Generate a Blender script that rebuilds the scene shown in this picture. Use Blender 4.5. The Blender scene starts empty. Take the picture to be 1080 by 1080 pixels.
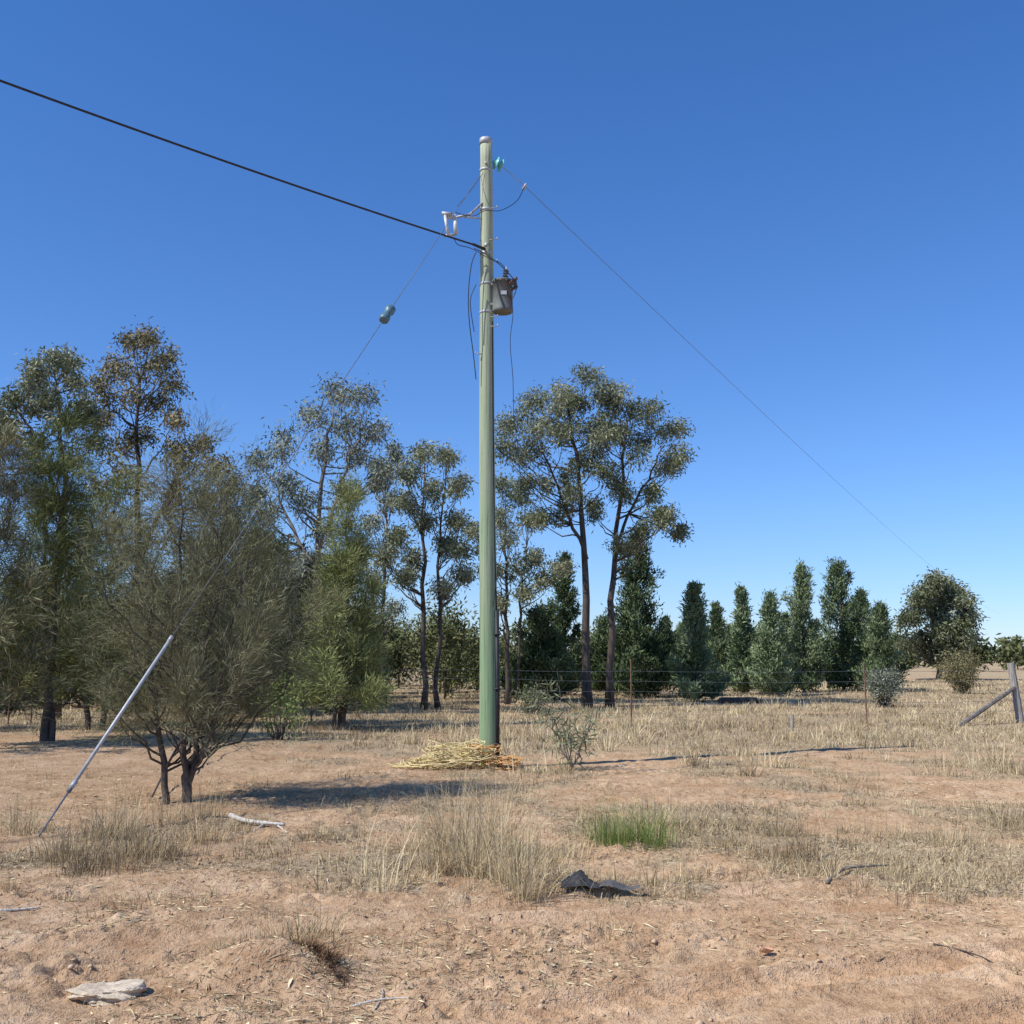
import bpy, math, numpy as np
from mathutils import Vector
R=np.random.default_rng(7)
sc=bpy.context.scene
# ---------------------------------------------------------------- camera
F=1158.0; PITCH=math.atan(152/F); CH=1.6
cam=bpy.data.cameras.new("camera"); co=bpy.data.objects.new("camera",cam); sc.collection.objects.link(co)
co.location=(0,0,CH); co.rotation_euler=(math.pi/2+PITCH,0,0); cam.sensor_width=36; cam.lens=36*F/1080
cam.clip_start=0.05; cam.clip_end=6000; sc.camera=co
cp,sp=math.cos(PITCH),math.sin(PITCH)
def P(u,v,d):
    dx=u-540.; a=540.-v
    dy=F*cp-a*sp; dz=F*sp+a*cp
    return np.array([dx*d/dy, d, CH+dz*d/dy])
def gd(v):
    a=540.-v; dy=F*cp-a*sp; dz=F*sp+a*cp
    return -CH*dy/dz
def G(u,v):
    p=P(u,v,gd(v)); p[2]=H1(p[0],p[1]); return p
def proj(p):
    x,y,z=p[0],p[1],p[2]-CH
    f=y*cp+z*sp; up=-y*sp+z*cp
    return 540+F*x/f, 540-F*up/f
# ---------------------------------------------------------------- noise
TAB=R.random((256,256))
def vn(x,y):
    x=np.asarray(x,float); y=np.asarray(y,float)
    xi=np.floor(x).astype(int); yi=np.floor(y).astype(int); fx=x-xi; fy=y-yi
    fx=fx*fx*(3-2*fx); fy=fy*fy*(3-2*fy)
    g=lambda a,b:TAB[a&255,b&255]
    return (g(xi,yi)*(1-fx)+g(xi+1,yi)*fx)*(1-fy)+(g(xi,yi+1)*(1-fx)+g(xi+1,yi+1)*fx)*fy
def fbm(x,y,o=4):
    s=0;a=.5;t=0
    for i in range(o):
        s=s+a*vn(x*2**i+17.3*i,y*2**i+5.1*i); t+=a; a*=.5
    return s/t
def ss(a,b,x): 
    t=np.clip((x-a)/(b-a),0,1); return t*t*(3-2*t)
def gauss(x,y,cx,cy,rx,ry): return np.exp(-((x-cx)/rx)**2-((y-cy)/ry)**2)
def rawG(u,v): 
    p=P(u,v,gd(v)); return p[0],p[1]
TR=[(rawG(640,1062),rawG(1080,1005),1.),(rawG(860,1110),rawG(1180,1055),1.),(rawG(0,1000),rawG(560,958),.55),(rawG(560,975),rawG(1080,945),.6)]
MND=rawG(300,1030); 
def trackk(x,y):
    K=np.zeros_like(x,dtype=float); out=[]
    for (a,b,amp) in TR:
        dx,dy=b[0]-a[0],b[1]-a[1]; L=math.hypot(dx,dy); dx/=L;dy/=L
        s=(x-a[0])*dx+(y-a[1])*dy; t=-(x-a[0])*dy+(y-a[1])*dx; t=t+.03*np.sin(s*.9)
        k=np.exp(-(t/.14)**4)*ss(-.9,.0,s)*(1-ss(L+3,L+5,s)); out.append((s,t,k,amp)); K=np.maximum(K,k*amp)
    return K,out
def grassmask(x,y):
    n=fbm(x/1.7+3,y/2.2+9,4); n2=fbm(x/.4,y/.5,3)
    left=ss(-.12,-.28,x/np.maximum(y,1))
    wr=.12+.52*ss(6.4,8.0,y)-.22*ss(11.6,12.9,y)+.12*ss(14.2,15.5,y)+.32*ss(17,22,y)
    wl=.12+.38*ss(8.0,8.9,y)-.32*ss(11.0,12.5,y)+.3*ss(17,20,y)+.42*ss(21,24,y)
    w=wr*(1-left)+wl*left
    return np.clip((n*.6+n2*.4-(.80-.62*w))*5.5,0,1)
def HH(x,y):
    near=np.exp(-np.clip(np.abs(y),0,60)/22.)
    h=.16*(fbm(x/6,y/6,2)-.5)*ss(9,20,y)+.05*(fbm(x/3.0,y/3.0,2)-.5)
    base=h
    f=near*(.12*(fbm(x/.9+3,y/.7,3)-.5)+.065*(fbm(x/.2,y/.17,3)-.5))
    rough=ss(.47,.62,fbm(x/.8+40,y/.6+11,3))
    f=f+near*rough*(.085*(vn(x/.09,y/.08)-.4)+.045*(vn(x/.045+9,y/.045)-.4))
    f=f+.17*gauss(x,y,MND[0]-.12,MND[1]+.05,.36,.18)+.05*gauss(x,y,*rawG(200,925),.7,.25)+.07*gauss(x,y,*rawG(520,940),.8,.3)
    K,out=trackk(x,y)
    for s,t,k,amp in out:
        wide=np.exp(-(t/.24)**4)*ss(-.9,0,s)
        bars=np.clip(2.5*np.sin((s+np.abs(t)*.9)*2*math.pi/.115),-1,1)
        f=f*(1-.93*wide*(amp if amp<.9 else 1))-amp*.04*k+(amp>.9)*.013*k*bars+amp*.028*np.exp(-((np.abs(t)-.19)/.035)**2)*ss(-.9,0,s)
    return base+f
def H1(x,y): return float(HH(np.array([x]),np.array([y]))[0])
# ---------------------------------------------------------------- mesh builder
class MB:
    def __init__(s): s.v=[];s.f=[];s.t=[];s.n=0
    def add(s,v,f,mat=0,tint=.5):
        v=np.asarray(v,float).reshape(-1,3); f=np.asarray(f,int)
        s.v.append(v); s.f.append((f+s.n,mat)); 
        t=np.empty(len(v)); t[:]=tint; s.t.append(t); s.n+=len(v)
    def build(s,name,mats,origin=(0,0,0),parent=None,smooth=None):
        o=np.array(origin,float)
        v=np.concatenate(s.v)-o; me=bpy.data.meshes.new(name)
        me.vertices.add(len(v)); me.vertices.foreach_set('co',v.astype(np.float32).ravel())
        lt=np.concatenate([np.full(len(f),f.shape[1]) for f,_ in s.f]); lv=np.concatenate([f.ravel() for f,_ in s.f])
        ls=np.concatenate([[0],np.cumsum(lt)[:-1]])
        me.loops.add(len(lv)); me.loops.foreach_set('vertex_index',lv.astype(np.int32))
        me.polygons.add(len(lt)); me.polygons.foreach_set('loop_start',ls.astype(np.int32)); me.polygons.foreach_set('loop_total',lt.astype(np.int32))
        mi=np.concatenate([np.full(len(f),m) for f,m in s.f]); me.polygons.foreach_set('material_index',mi.astype(np.int32))
        sm=np.isin(mi,smooth) if smooth is not None else np.zeros(len(mi),bool)
        me.polygons.foreach_set('use_smooth',sm)
        a=me.attributes.new('tint','FLOAT','POINT'); a.data.foreach_set('value',np.concatenate(s.t).astype(np.float32))
        for m in mats: me.materials.append(m)
        me.update()
        ob=bpy.data.objects.new(name,me); sc.collection.objects.link(ob)
        if parent is None: ob.location=o
        else: ob.parent=parent; 
        return ob
def empty(name,loc):
    e=bpy.data.objects.new(name,None); e.location=loc; e.empty_display_size=.3; sc.collection.objects.link(e); return e
def nrm(a): return a/np.maximum(np.linalg.norm(a,axis=-1,keepdims=True),1e-9)
def tube(mb,pts,rad,n=6,mat=0,tint=.5,cap=True):
    pts=np.asarray(pts,float); k=len(pts); rad=np.broadcast_to(np.asarray(rad,float),(k,))
    T=nrm(np.gradient(pts,axis=0)); ref=np.array([0.03,1,.02]) if abs(T[0][2])>.8 else np.array([0.02,.03,1.])
    A=nrm(np.cross(T,ref)); B=np.cross(T,A)
    an=np.arange(n)*2*math.pi/n
    v=pts[:,None,:]+rad[:,None,None]*(np.cos(an)[None,:,None]*A[:,None,:]+np.sin(an)[None,:,None]*B[:,None,:])
    i=np.arange(k-1)[:,None]*n; j=np.arange(n)[None,:]; j2=(j+1)%n
    f=np.stack([i+j,i+j2,i+n+j2,i+n+j],-1).reshape(-1,4)
    mb.add(v.reshape(-1,3),f,mat,tint)
    if cap:
        b=mb.n-k*n
        mb.f.append((np.array([[b+q for q in range(n)][::-1]]),mat)); mb.f.append((np.array([[b+(k-1)*n+q for q in range(n)]]),mat))
def lathe(mb,prof,c,n=20,mat=0,axis=(0,0,1),tint=.5):
    prof=np.array(prof,float); ax=nrm(np.array(axis,float)); ref=np.array([0,1,.01]) if abs(ax[1])<.9 else np.array([1.,0,0])
    A=nrm(np.cross(ax,ref)); B=np.cross(ax,A); an=np.arange(n)*2*math.pi/n
    v=np.array(c)+prof[:,1][:,None,None]*ax+prof[:,0][:,None,None]*(np.cos(an)[None,:,None]*A+np.sin(an)[None,:,None]*B)
    k=len(prof); i=np.arange(k-1)[:,None]*n; j=np.arange(n)[None,:]; j2=(j+1)%n
    mb.add(v.reshape(-1,3),np.stack([i+j,i+j2,i+n+j2,i+n+j],-1).reshape(-1,4),mat,tint)
def box(mb,c,size,mat=0,rot=0,tint=.5):
    s=np.array(size)/2; v=np.array([[x,y,z] for x in(-1,1) for y in(-1,1) for z in(-1,1)])*s
    cr,sr=math.cos(rot),math.sin(rot); v=np.stack([v[:,0]*cr-v[:,1]*sr,v[:,0]*sr+v[:,1]*cr,v[:,2]],-1)+np.array(c)
    mb.add(v,[[0,1,3,2],[4,6,7,5],[0,4,5,1],[2,3,7,6],[0,2,6,4],[1,5,7,3]],mat,tint)
def leaves(mb,c,spread,nper,L,W,down=.6,out=None,mat=1,tint=.5,tv=.12):
    c=np.asarray(c,float); n=len(c)*nper
    cc=np.repeat(c,nper,0); pos=cc+R.normal(size=(n,3))*spread
    d=R.normal(size=(n,3)); d=nrm(d); d[:,2]-=down
    if out is not None: d+=np.repeat(np.asarray(out),nper,0)
    d=nrm(d); s=nrm(np.cross(d,R.normal(size=(n,3))))
    l=L*R.uniform(.6,1.35,(n,1)); w=W*R.uniform(.7,1.3,(n,1))
    v=np.stack([pos,pos+d*l*.45+s*w/2,pos+d*l,pos+d*l*.45-s*w/2],1)
    tt=np.repeat(np.broadcast_to(tint,(len(c),)),nper)+R.normal(size=n)*tv
    mb.add(v.reshape(-1,3),np.arange(n*4).reshape(-1,4),mat,np.repeat(np.clip(tt,0,1),4))
def blades(mb,base,h,lean,width,tint,segs=1,mat=0,az=None):
    n=len(base); az=R.uniform(0,2*math.pi,n) if az is None else az
    D=np.stack([np.cos(az),np.sin(az),0*az],-1); sa=az+R.normal(size=n)*.8+math.pi/2
    S=np.stack([np.cos(sa),np.sin(sa),0*az],-1)
    h=h[:,None];lean=lean[:,None];width=np.broadcast_to(width,(n,))[:,None]
    rows=[]
    for i in range(segs+1):
        s=i/segs; c=base+np.array([0,0,1.])*h*(s-.35*lean*s*s)+D*h*lean*(.35*s+.65*s*s)
        w=width*(1-.8*s**1.3)/2
        rows+= [c-S*w,c+S*w]
    v=np.stack(rows,1).reshape(-1,3); m=2*(segs+1)
    f=np.concatenate([(np.arange(n)[:,None]*m+np.array([2*i,2*i+1,2*i+3,2*i+2])) for i in range(segs)])
    mb.add(v,f,mat,np.repeat(tint,m))
# ---------------------------------------------------------------- materials
def mat(name): 
    m=bpy.data.materials.new(name); m.use_nodes=True; nt=m.node_tree; nt.nodes.clear(); return m,nt
def N(nt,t,**k):
    n=nt.nodes.new(t)
    for a,b in k.items():
        if a in n.inputs.keys(): n.inputs[a].default_value=b
        else: setattr(n,a,b)
    return n
def ramp(nt,cols):
    r=nt.nodes.new('ShaderNodeValToRGB'); e=r.color_ramp.elements
    while len(e)<len(cols): e.new(.5)
    for i,(p,c) in enumerate(cols): e[i].position=p; e[i].color=(*c,1)
    return r
def mixc(nt,a,b,fac,bt='MIX'):
    m=nt.nodes.new('ShaderNodeMix'); m.data_type='RGBA'; m.blend_type=bt
    for s,x in((6,a),(7,b)):
        if isinstance(x,tuple): m.inputs[s].default_value=(*x,1)
        else: nt.links.new(x,m.inputs[s])
    if isinstance(fac,(int,float)): m.inputs[0].default_value=fac
    else: nt.links.new(fac,m.inputs[0])
    return m.outputs[2]
def leafmat(name,cols,tr=0,rough=.55,gain=1.0,gloss=False):
    m,nt=mat(name); l=nt.links.new; cols=[(p,tuple(x*gain for x in c)) for p,c in cols]
    a=N(nt,'ShaderNodeAttribute'); a.attribute_name='tint'; r=ramp(nt,cols); l(a.outputs['Fac'],r.inputs[0])
    if gloss: p=N(nt,'ShaderNodeBsdfPrincipled',Roughness=rough); l(r.outputs[0],p.inputs['Base Color'])
    else: p=N(nt,'ShaderNodeBsdfDiffuse'); l(r.outputs[0],p.inputs['Color'])
    o=N(nt,'ShaderNodeOutputMaterial')
    if tr:
        t=N(nt,'ShaderNodeBsdfTranslucent'); l(r.outputs[0],t.inputs['Color'])
        mx=N(nt,'ShaderNodeMixShader'); mx.inputs[0].default_value=tr
        l(p.outputs[0],mx.inputs[1]); l(t.outputs[0],mx.inputs[2]); l(mx.outputs[0],o.inputs[0])
    else: l(p.outputs[0],o.inputs[0])
    return m
def surf(name,c1,c2,scale=(6,6,6),rough=.8,metal=0,bump=.3,detail=3,dist=.02,c3=None,trans=0):
    m,nt=mat(name); l=nt.links.new
    tc=N(nt,'ShaderNodeTexCoord'); mp=N(nt,'ShaderNodeMapping'); mp.inputs['Scale'].default_value=scale; l(tc.outputs['Object'],mp.inputs[0])
    n=N(nt,'ShaderNodeTexNoise',Scale=1.,Detail=float(detail),Roughness=.65); l(mp.outputs[0],n.inputs['Vector'])
    cols=[(.32,c1),(.68,c2)] if c3 is None else [(.3,c1),(.55,c2),(.72,c3)]
    r=ramp(nt,cols); l(n.outputs[0],r.inputs[0])
    p=N(nt,'ShaderNodeBsdfPrincipled',Roughness=rough,Metallic=metal); l(r.outputs[0],p.inputs['Base Color'])
    if trans: p.inputs['Transmission Weight'].default_value=trans
    if bump>0:
        b=N(nt,'ShaderNodeBump',Strength=bump,Distance=dist); l(n.outputs[0],b.inputs['Height']); l(b.outputs[0],p.inputs['Normal'])
    o=N(nt,'ShaderNodeOutputMaterial'); l(p.outputs[0],o.inputs[0]); return m
M_bark=surf('dark_bark',(.045,.035,.028),(.13,.10,.08),(14,14,3),.9,bump=0)
M_bark2=surf('grey_bark',(.09,.075,.062),(.27,.235,.20),(12,12,3),.9,bump=0)
M_euc=leafmat('eucalypt_leaf',[(0,(.070,.085,.034)),(.5,(.195,.215,.105)),(1,(.36,.36,.22))],.2,.5,gloss=True)
M_eucg=leafmat('grey_eucalypt_leaf',[(0,(.10,.115,.08)),(.5,(.245,.265,.19)),(1,(.41,.425,.33))])
M_eucb=leafmat('brownish_eucalypt_leaf',[(0,(.085,.08,.038)),(.5,(.23,.205,.105)),(1,(.40,.32,.18))])
M_cas=leafmat('casuarina_needles',[(0,(.10,.105,.055)),(.5,(.24,.235,.13)),(1,(.37,.35,.21))])
M_casg=leafmat('green_casuarina_needles',[(0,(.075,.095,.032)),(.5,(.20,.225,.085)),(1,(.34,.36,.15))])
M_cyp=leafmat('cypress_needles',[(0,(.06,.088,.042)),(.5,(.16,.205,.10)),(1,(.27,.32,.17))])
M_cypl=leafmat('light_cypress_needles',[(0,(.08,.12,.06)),(.5,(.20,.26,.135)),(1,(.32,.38,.21))])
M_scrub=leafmat('scrub_leaf',[(0,(.045,.058,.022)),(.5,(.15,.165,.075)),(1,(.28,.275,.14))])
M_shr=leafmat('bright_shrub_leaf',[(0,(.07,.10,.025)),(.5,(.20,.27,.08)),(1,(.34,.38,.15))],.25)
M_dry=leafmat('dry_grass_blade',[(0,(.15,.105,.065)),(.3,(.38,.29,.17)),(.6,(.58,.465,.27)),(1,(.80,.68,.43))])
M_green=leafmat('green_grass_blade',[(0,(.07,.12,.02)),(.5,(.18,.27,.06)),(1,(.40,.41,.16))],.3,.6)
M_root=leafmat('dead_root_fibre',[(0,(.05,.03,.018)),(.5,(.16,.09,.05)),(1,(.36,.23,.13))])
M_steel=surf('galvanised_steel',(.34,.35,.36),(.52,.53,.53),(30,30,8),.55,.2,0)
M_rust=surf('rusty_steel',(.12,.06,.04),(.26,.14,.09),(30,30,10),.8,.1,0)
M_black=surf('black_rubber',(.012,.012,.013),(.035,.034,.034),(20,20,20),.6,0,0)
M_wire=surf('weathered_wire',(.12,.13,.15),(.2,.21,.23),(20,20,20),.5,.2,0)
M_porc=surf('pale_porcelain',(.55,.55,.53),(.72,.72,.70),(20,20,20),.25,0,0)
M_brown=surf('brown_porcelain',(.08,.035,.02),(.14,.07,.04),(20,20,20),.25,0,0)
M_glass=surf('teal_glass',(.16,.62,.56),(.34,.80,.74),(10,10,10),.1,0,0,trans=.25)
M_rope=surf('straw_yellow_rope',(.58,.45,.18),(.78,.65,.36),(9,9,9),.8,0,0)
M_orope=surf('orange_rope',(.62,.32,.10),(.78,.48,.2),(9,9,9),.8,0,0)
M_post=surf('weathered_post_wood',(.20,.17,.15),(.50,.45,.38),(40,40,4),.9,0,.8)
M_rock=surf('tan_sandstone',(.42,.33,.22),(.72,.60,.44),(14,14,14),.9,0,1.,detail=6)
M_pale=surf('bleached_timber',(.36,.33,.28),(.68,.64,.57),(50,50,6),.85,0,.6)
M_soil=surf('pale_soil',(.43,.285,.17),(.58,.41,.26),(3,3,3),.95,0,0)
M_tank=surf('transformer_paint',(.075,.085,.08),(.14,.15,.135),(5,5,3),.7,.0,0,c3=(.24,.17,.11))
# pole timber
m,nt=mat('treated_pole_timber'); l=nt.links.new; M_pole=m
tc=N(nt,'ShaderNodeTexCoord'); mp=N(nt,'ShaderNodeMapping'); mp.inputs['Scale'].default_value=(30,30,.7); l(tc.outputs['Object'],mp.inputs[0])
n1=N(nt,'ShaderNodeTexNoise',Scale=1.,Detail=5.,Roughness=.7); l(mp.outputs[0],n1.inputs['Vector'])
mp2=N(nt,'ShaderNodeMapping'); mp2.inputs['Scale'].default_value=(2.5,2.5,.8); l(tc.outputs['Object'],mp2.inputs[0])
n2=N(nt,'ShaderNodeTexNoise',Scale=1.,Detail=4.); l(mp2.outputs[0],n2.inputs['Vector'])
sx=N(nt,'ShaderNodeSeparateXYZ'); l(tc.outputs['Object'],sx.inputs[0])
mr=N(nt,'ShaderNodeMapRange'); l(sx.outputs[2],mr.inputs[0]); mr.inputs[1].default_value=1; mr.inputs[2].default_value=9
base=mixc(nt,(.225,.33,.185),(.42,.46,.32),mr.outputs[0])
r1=ramp(nt,[(.34,(.22,.22,.2)),(.44,(.9,.9,.86)),(.7,(1.25,1.22,1.12))]); l(n1.outputs[0],r1.inputs[0])
c=mixc(nt,base,r1.outputs[0],.9,'MULTIPLY')
r2=ramp(nt,[(.42,(0,0,0)),(.7,(1,1,1))]); l(n2.outputs[0],r2.inputs[0])
c=mixc(nt,c,(.38,.38,.28),mixc(nt,(0,0,0),r2.outputs[0],.5))
p=N(nt,'ShaderNodeBsdfPrincipled',Roughness=.85); l(c,p.inputs['Base Color'])
b=N(nt,'ShaderNodeBump',Strength=.8,Distance=.015); l(n1.outputs[0],b.inputs['Height']); l(b.outputs[0],p.inputs['Normal'])
o=N(nt,'ShaderNodeOutputMaterial'); l(p.outputs[0],o.inputs[0])
# ground
m,nt=mat('sandy_soil_and_grass_litter'); l=nt.links.new; M_ground=m
ge=N(nt,'ShaderNodeNewGeometry')
def gn(scale,det=6,ro=.6,warp=None):
    n=N(nt,'ShaderNodeTexNoise',Scale=scale,Detail=float(det),Roughness=ro); l(ge.outputs['Position'],n.inputs['Vector']); return n.outputs[0]
nb=gn(.35,2); nm=gn(2.2,4,.7); nf=gn(16,4,.75); nff=gn(75,2,.8)
r=ramp(nt,[(.3,(.43,.27,.155)),(.5,(.565,.385,.235)),(.72,(.70,.515,.34))]); l(nm,r.inputs[0])
r_b=ramp(nt,[(.35,(.90,.85,.80)),(.65,(1.07,1.06,1.05))]); l(nb,r_b.inputs[0])
soil=mixc(nt,r.outputs[0],r_b.outputs[0],1.,'MULTIPLY')
rf=ramp(nt,[(.32,(.55,.52,.50)),(.5,(1,1,1)),(.75,(1.18,1.18,1.18))]); l(nf,rf.inputs[0])
soil=mixc(nt,soil,rf.outputs[0],.75,'MULTIPLY')
rl=ramp(nt,[(.3,(.21,.16,.105)),(.48,(.42,.33,.21)),(.7,(.64,.54,.37))]); l(nf,rl.inputs[0])
rl2=ramp(nt,[(.35,(.5,.48,.46)),(.6,(1.1,1.1,1.1))]); l(nff,rl2.inputs[0])
lit=mixc(nt,rl.outputs[0],rl2.outputs[0],.8,'MULTIPLY')
at=N(nt,'ShaderNodeAttribute'); at.attribute_name='tint'
ma=N(nt,'ShaderNodeMath',operation='MULTIPLY_ADD'); l(nf,ma.inputs[0]); ma.inputs[1].default_value=1.6; ma.inputs[2].default_value=-.72
mb_=N(nt,'ShaderNodeMath',operation='ADD'); mb_.use_clamp=True; l(at.outputs['Fac'],mb_.inputs[0]); l(ma.outputs[0],mb_.inputs[1])
mc=N(nt,'ShaderNodeMath',operation='MULTIPLY'); l(mb_.outputs[0],mc.inputs[0]); mc.inputs[1].default_value=.85
col=mixc(nt,soil,lit,mc.outputs[0])
p=N(nt,'ShaderNodeBsdfDiffuse',Roughness=.5); l(col,p.inputs['Color'])
b1=N(nt,'ShaderNodeBump',Strength=.9,Distance=.05); l(nf,b1.inputs['Height'])
b2=N(nt,'ShaderNodeBump',Strength=.65,Distance=.012); l(nff,b2.inputs['Height']); l(b1.outputs[0],b2.inputs['Normal']); l(b2.outputs[0],p.inputs['Normal'])
o=N(nt,'ShaderNodeOutputMaterial'); l(p.outputs[0],o.inputs[0])
# ---------------------------------------------------------------- ground sheet
def axis_steps(a,b,lim0,lim1,st,g):
    c=list(np.arange(a,b,st)); x=c[-1]
    while x<lim1: x+=st+(x-b)*g if x>b else st; c.append(x)
    lo=[];x=a
    while x>lim0: x-=st+(a-x)*g*1.5; lo.append(x)
    return np.array(lo[::-1]+c)
X=axis_steps(-3.6,3.6,-2500,2500,.018,.034); Y=axis_steps(4.3,8.3,-600,3000,.017,.0115)
nx,ny=len(X),len(Y)
XX,YY=np.meshgrid(X,Y); hz=HH(XX.ravel(),YY.ravel())
gm=grassmask(XX.ravel(),YY.ravel())-.6*trackk(XX.ravel(),YY.ravel())[0]
mb=MB(); i=np.arange(ny-1)[:,None]*nx; j=np.arange(nx-1)[None,:]
mb.add(np.stack([XX.ravel(),YY.ravel(),hz],-1),np.stack([i+j,i+j+1,i+nx+j+1,i+nx+j],-1).reshape(-1,4),0,0.5); mb.t[0]=gm
mb.build('ground',[M_ground],smooth=[0])
# ---------------------------------------------------------------- trees
def path(a,b,up=.25,n=6,wob=.05):
    a=np.array(a,float);b=np.array(b,float); L=np.linalg.norm(b-a)
    c=(a+b)/2; c[2]-=up*L*.35; c[:2]+= (b-a)[:2]*.18
    t=np.linspace(0,1,n)[:,None]; p=(1-t)**2*a+2*t*(1-t)*c+t*t*b
    w=R.normal(size=(n,3))*wob*L*.4; w[0]=0;w[-1]=0; return p+w
def interp(poly,rad,t):
    k=t*(len(poly)-1); i=min(int(k),len(poly)-2); f=k-i; return poly[i]*(1-f)+poly[i+1]*f, rad[i]*(1-f)+rad[i+1]*f
def euc(name,base,trunks,clumps,leafm,barkm=M_bark,dens=1.,L=.15,W=.042,tuft=.14,nper=34,tintb=.5):
    mb=MB(); allt=[]
    for pts,r0,r1 in trunks:
        pts=np.array(pts,float); t=np.linspace(0,len(pts)-1,12); q=np.stack([np.interp(t,range(len(pts)),pts[:,k]) for k in range(3)],-1)
        q[1:-1]+=R.normal(size=(10,3))*[.04,.04,0]; rr=np.linspace(r0,r1,12); rr[0]*=1.35
        tube(mb,q,rr,8,0); allt.append((q,rr))
    C=[];O=[];T=[]
    for c,r in clumps:
        c=np.array(c,float)
        best=min(allt,key=lambda q:np.linalg.norm((q[0][-1]-c)[:2]))
        q,rr=best; zt=c[2]-r*.4-.9*np.linalg.norm((q[-1]-c)[:2])-.3
        tt=np.clip((zt-q[0,2])/(q[-1,2]-q[0,2]),.3,.97); a,ra=interp(q,rr,tt)
        lp=path(a,c-[0,0,r*.2],.35,7); r0=min(ra*.55,.010+.011*np.linalg.norm(c-a)); tube(mb,lp,np.linspace(r0,.006,7),4,0,cap=False)
        m=max(8,int(dens*60*r*r)); d=nrm(R.normal(size=(m,3))); d[:,2]=np.where((d[:,2]<-.25)&(R.random(m)<.5),-d[:,2],d[:,2])
        pp=c+d*(r*R.random((m,1))**.5)*np.array([1,1,.78])
        for x in pp[:m//4]:
            s=lp[R.integers(3,7)]; tube(mb,path(s,x,.2,4),np.linspace(.007,.003,4),3,0,cap=False)
        C.append(pp);O.append(d*.35);T.append(np.clip(tintb+R.normal()*.15+R.normal(size=m)*.13,0,1))
    C=np.concatenate(C);O=np.concatenate(O);T=np.concatenate(T)
    leaves(mb,C,tuft,nper,L,W,.7,O,1,T)
    return mb.build(name,[barkm,leafm],base,smooth=[0])
def px(u,v,r,d,dy=0.):
    return (P(u,v,d+dy), r*(d+dy)/F)
def jitter_clumps(spec,d,depth,sub=3,shrink=.6):
    out=[]
    for (u,v,r) in spec:
        for k in range(sub):
            dy=R.uniform(-1,1)*depth; a=R.uniform(0,6.28); q=r*.62*R.random()**.5
            out.append(px(u+q*math.cos(a),v+q*math.sin(a)*.9,r*shrink*R.uniform(.7,1.2),d,dy))
    return out
def base_at(u,d):
    p=P(u,700,d); return np.array([p[0],d,H1(p[0],d)-.05])
def U(u,v,d,dy=0): return P(u,v,d+dy)
# big two-stem eucalypt
d=36; b=base_at(619,d)
big=[(600,414,20),(575,430,24),(548,450,22),(535,472,14),(628,407,20),(655,417,20),(680,430,22),(703,450,22),(714,483,16),(700,490,18),
 (560,480,22),(590,460,24),(620,450,24),(650,460,24),(678,475,20),(580,505,20),(553,512,12),(610,495,20),(640,500,20),(690,520,12),(716,562,9),(702,545,8),
 (660,520,14),(675,560,9),(655,575,9),(590,540,13),(625,540,14),(565,545,9),(640,430,20),(605,435,22),(692,545,12),(600,520,14),(635,475,18),(570,455,18)]
euc('eucalyptus_tree',b,[([b,U(619,640,d),U(616,560,d),U(606,470,d),U(598,425,d)],.15,.03),([b+[.75,.3,0],U(645,640,d),U(648,575,d,.5),U(656,500,d,.6),U(662,440,d,.5)],.13,.03),
  ([U(618,590,d),U(596,530,d,-.5),U(570,470,d,-.8)],.07,.02),([U(648,575,d,.5),U(676,520,d,1),U(700,470,d,1.2)],.06,.02)],
  jitter_clumps(big,d,1.7,3,.66),M_euc,dens=1.05,nper=36)
# grey open eucalypt left of pole
d=30; b=base_at(350,d)
g=[(350,415,18),(380,418,16),(325,440,20),(370,445,20),(395,455,12),(295,468,18),(340,475,22),(380,480,18),(275,485,12),(300,505,18),(280,545,16),(320,530,18),(290,580,14),(365,520,18),(400,500,12),(310,600,12),(270,520,10),(345,560,14)]
euc('eucalyptus_tree',b,[([b,U(340,650,d),U(335,560,d),U(345,470,d),U(352,430,d)],.12,.02),([U(338,620,d),U(305,550,d,.6),U(285,500,d,.8)],.06,.02),([U(336,580,d),U(365,500,d,-.5),U(382,440,d,-.6)],.06,.02)],
  jitter_clumps(g,d,1.5,4,.6),M_eucg,M_bark2,dens=.85,nper=24,L=.14,W=.036,tuft=.16)
# slim eucalypt x 415-495
d=33; b=base_at(447,d)
g=[(445,480,15),(465,485,14),(430,500,15),(478,510,14),(455,515,18),(430,535,14),(480,545,12),(450,555,14),(420,565,12),(485,580,10),(470,575,12),(440,590,12),(405,590,10),(487,605,8),(425,610,10),(462,620,12)]
euc('eucalyptus_tree',b,[([b,U(447,650,d),U(445,560,d),U(448,490,d)],.09,.02),([b+[.42,.3,0],U(463,660,d),U(462,590,d),U(470,510,d)],.08,.02)],jitter_clumps(g,d,1.2,4),M_euc,dens=.8,nper=24,tintb=.62)
# tree between
d=37; b=base_at(405,d)
g=[(405,490,12),(415,480,10),(395,510,12),(410,530,14),(395,555,12),(412,580,14),(395,610,14),(380,590,12),(410,640,12)]
euc('eucalyptus_tree',b,[([b,U(406,620,d),U(406,500,d)],.09,.02)],jitter_clumps(g,d,1.2,4),M_eucg,dens=.8,nper=22)
# behind pole
d=38; b=base_at(535,d)
g=[(530,515,14),(545,530,16),(520,545,14),(560,550,14),(535,565,18),(510,575,12),(565,585,12),(545,600,14),(520,605,12),(570,615,14),(500,560,9),(555,630,12),(590,600,12),(530,635,10)]
euc('eucalyptus_tree',b,[([b,U(534,640,d),U(533,540,d)],.09,.02),([b+[.3,.2,0],U(548,640,d),U(556,570,d)],.06,.02)],jitter_clumps(g,d,1.3,4),M_euc,dens=.8,nper=24,tintb=.65)
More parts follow.
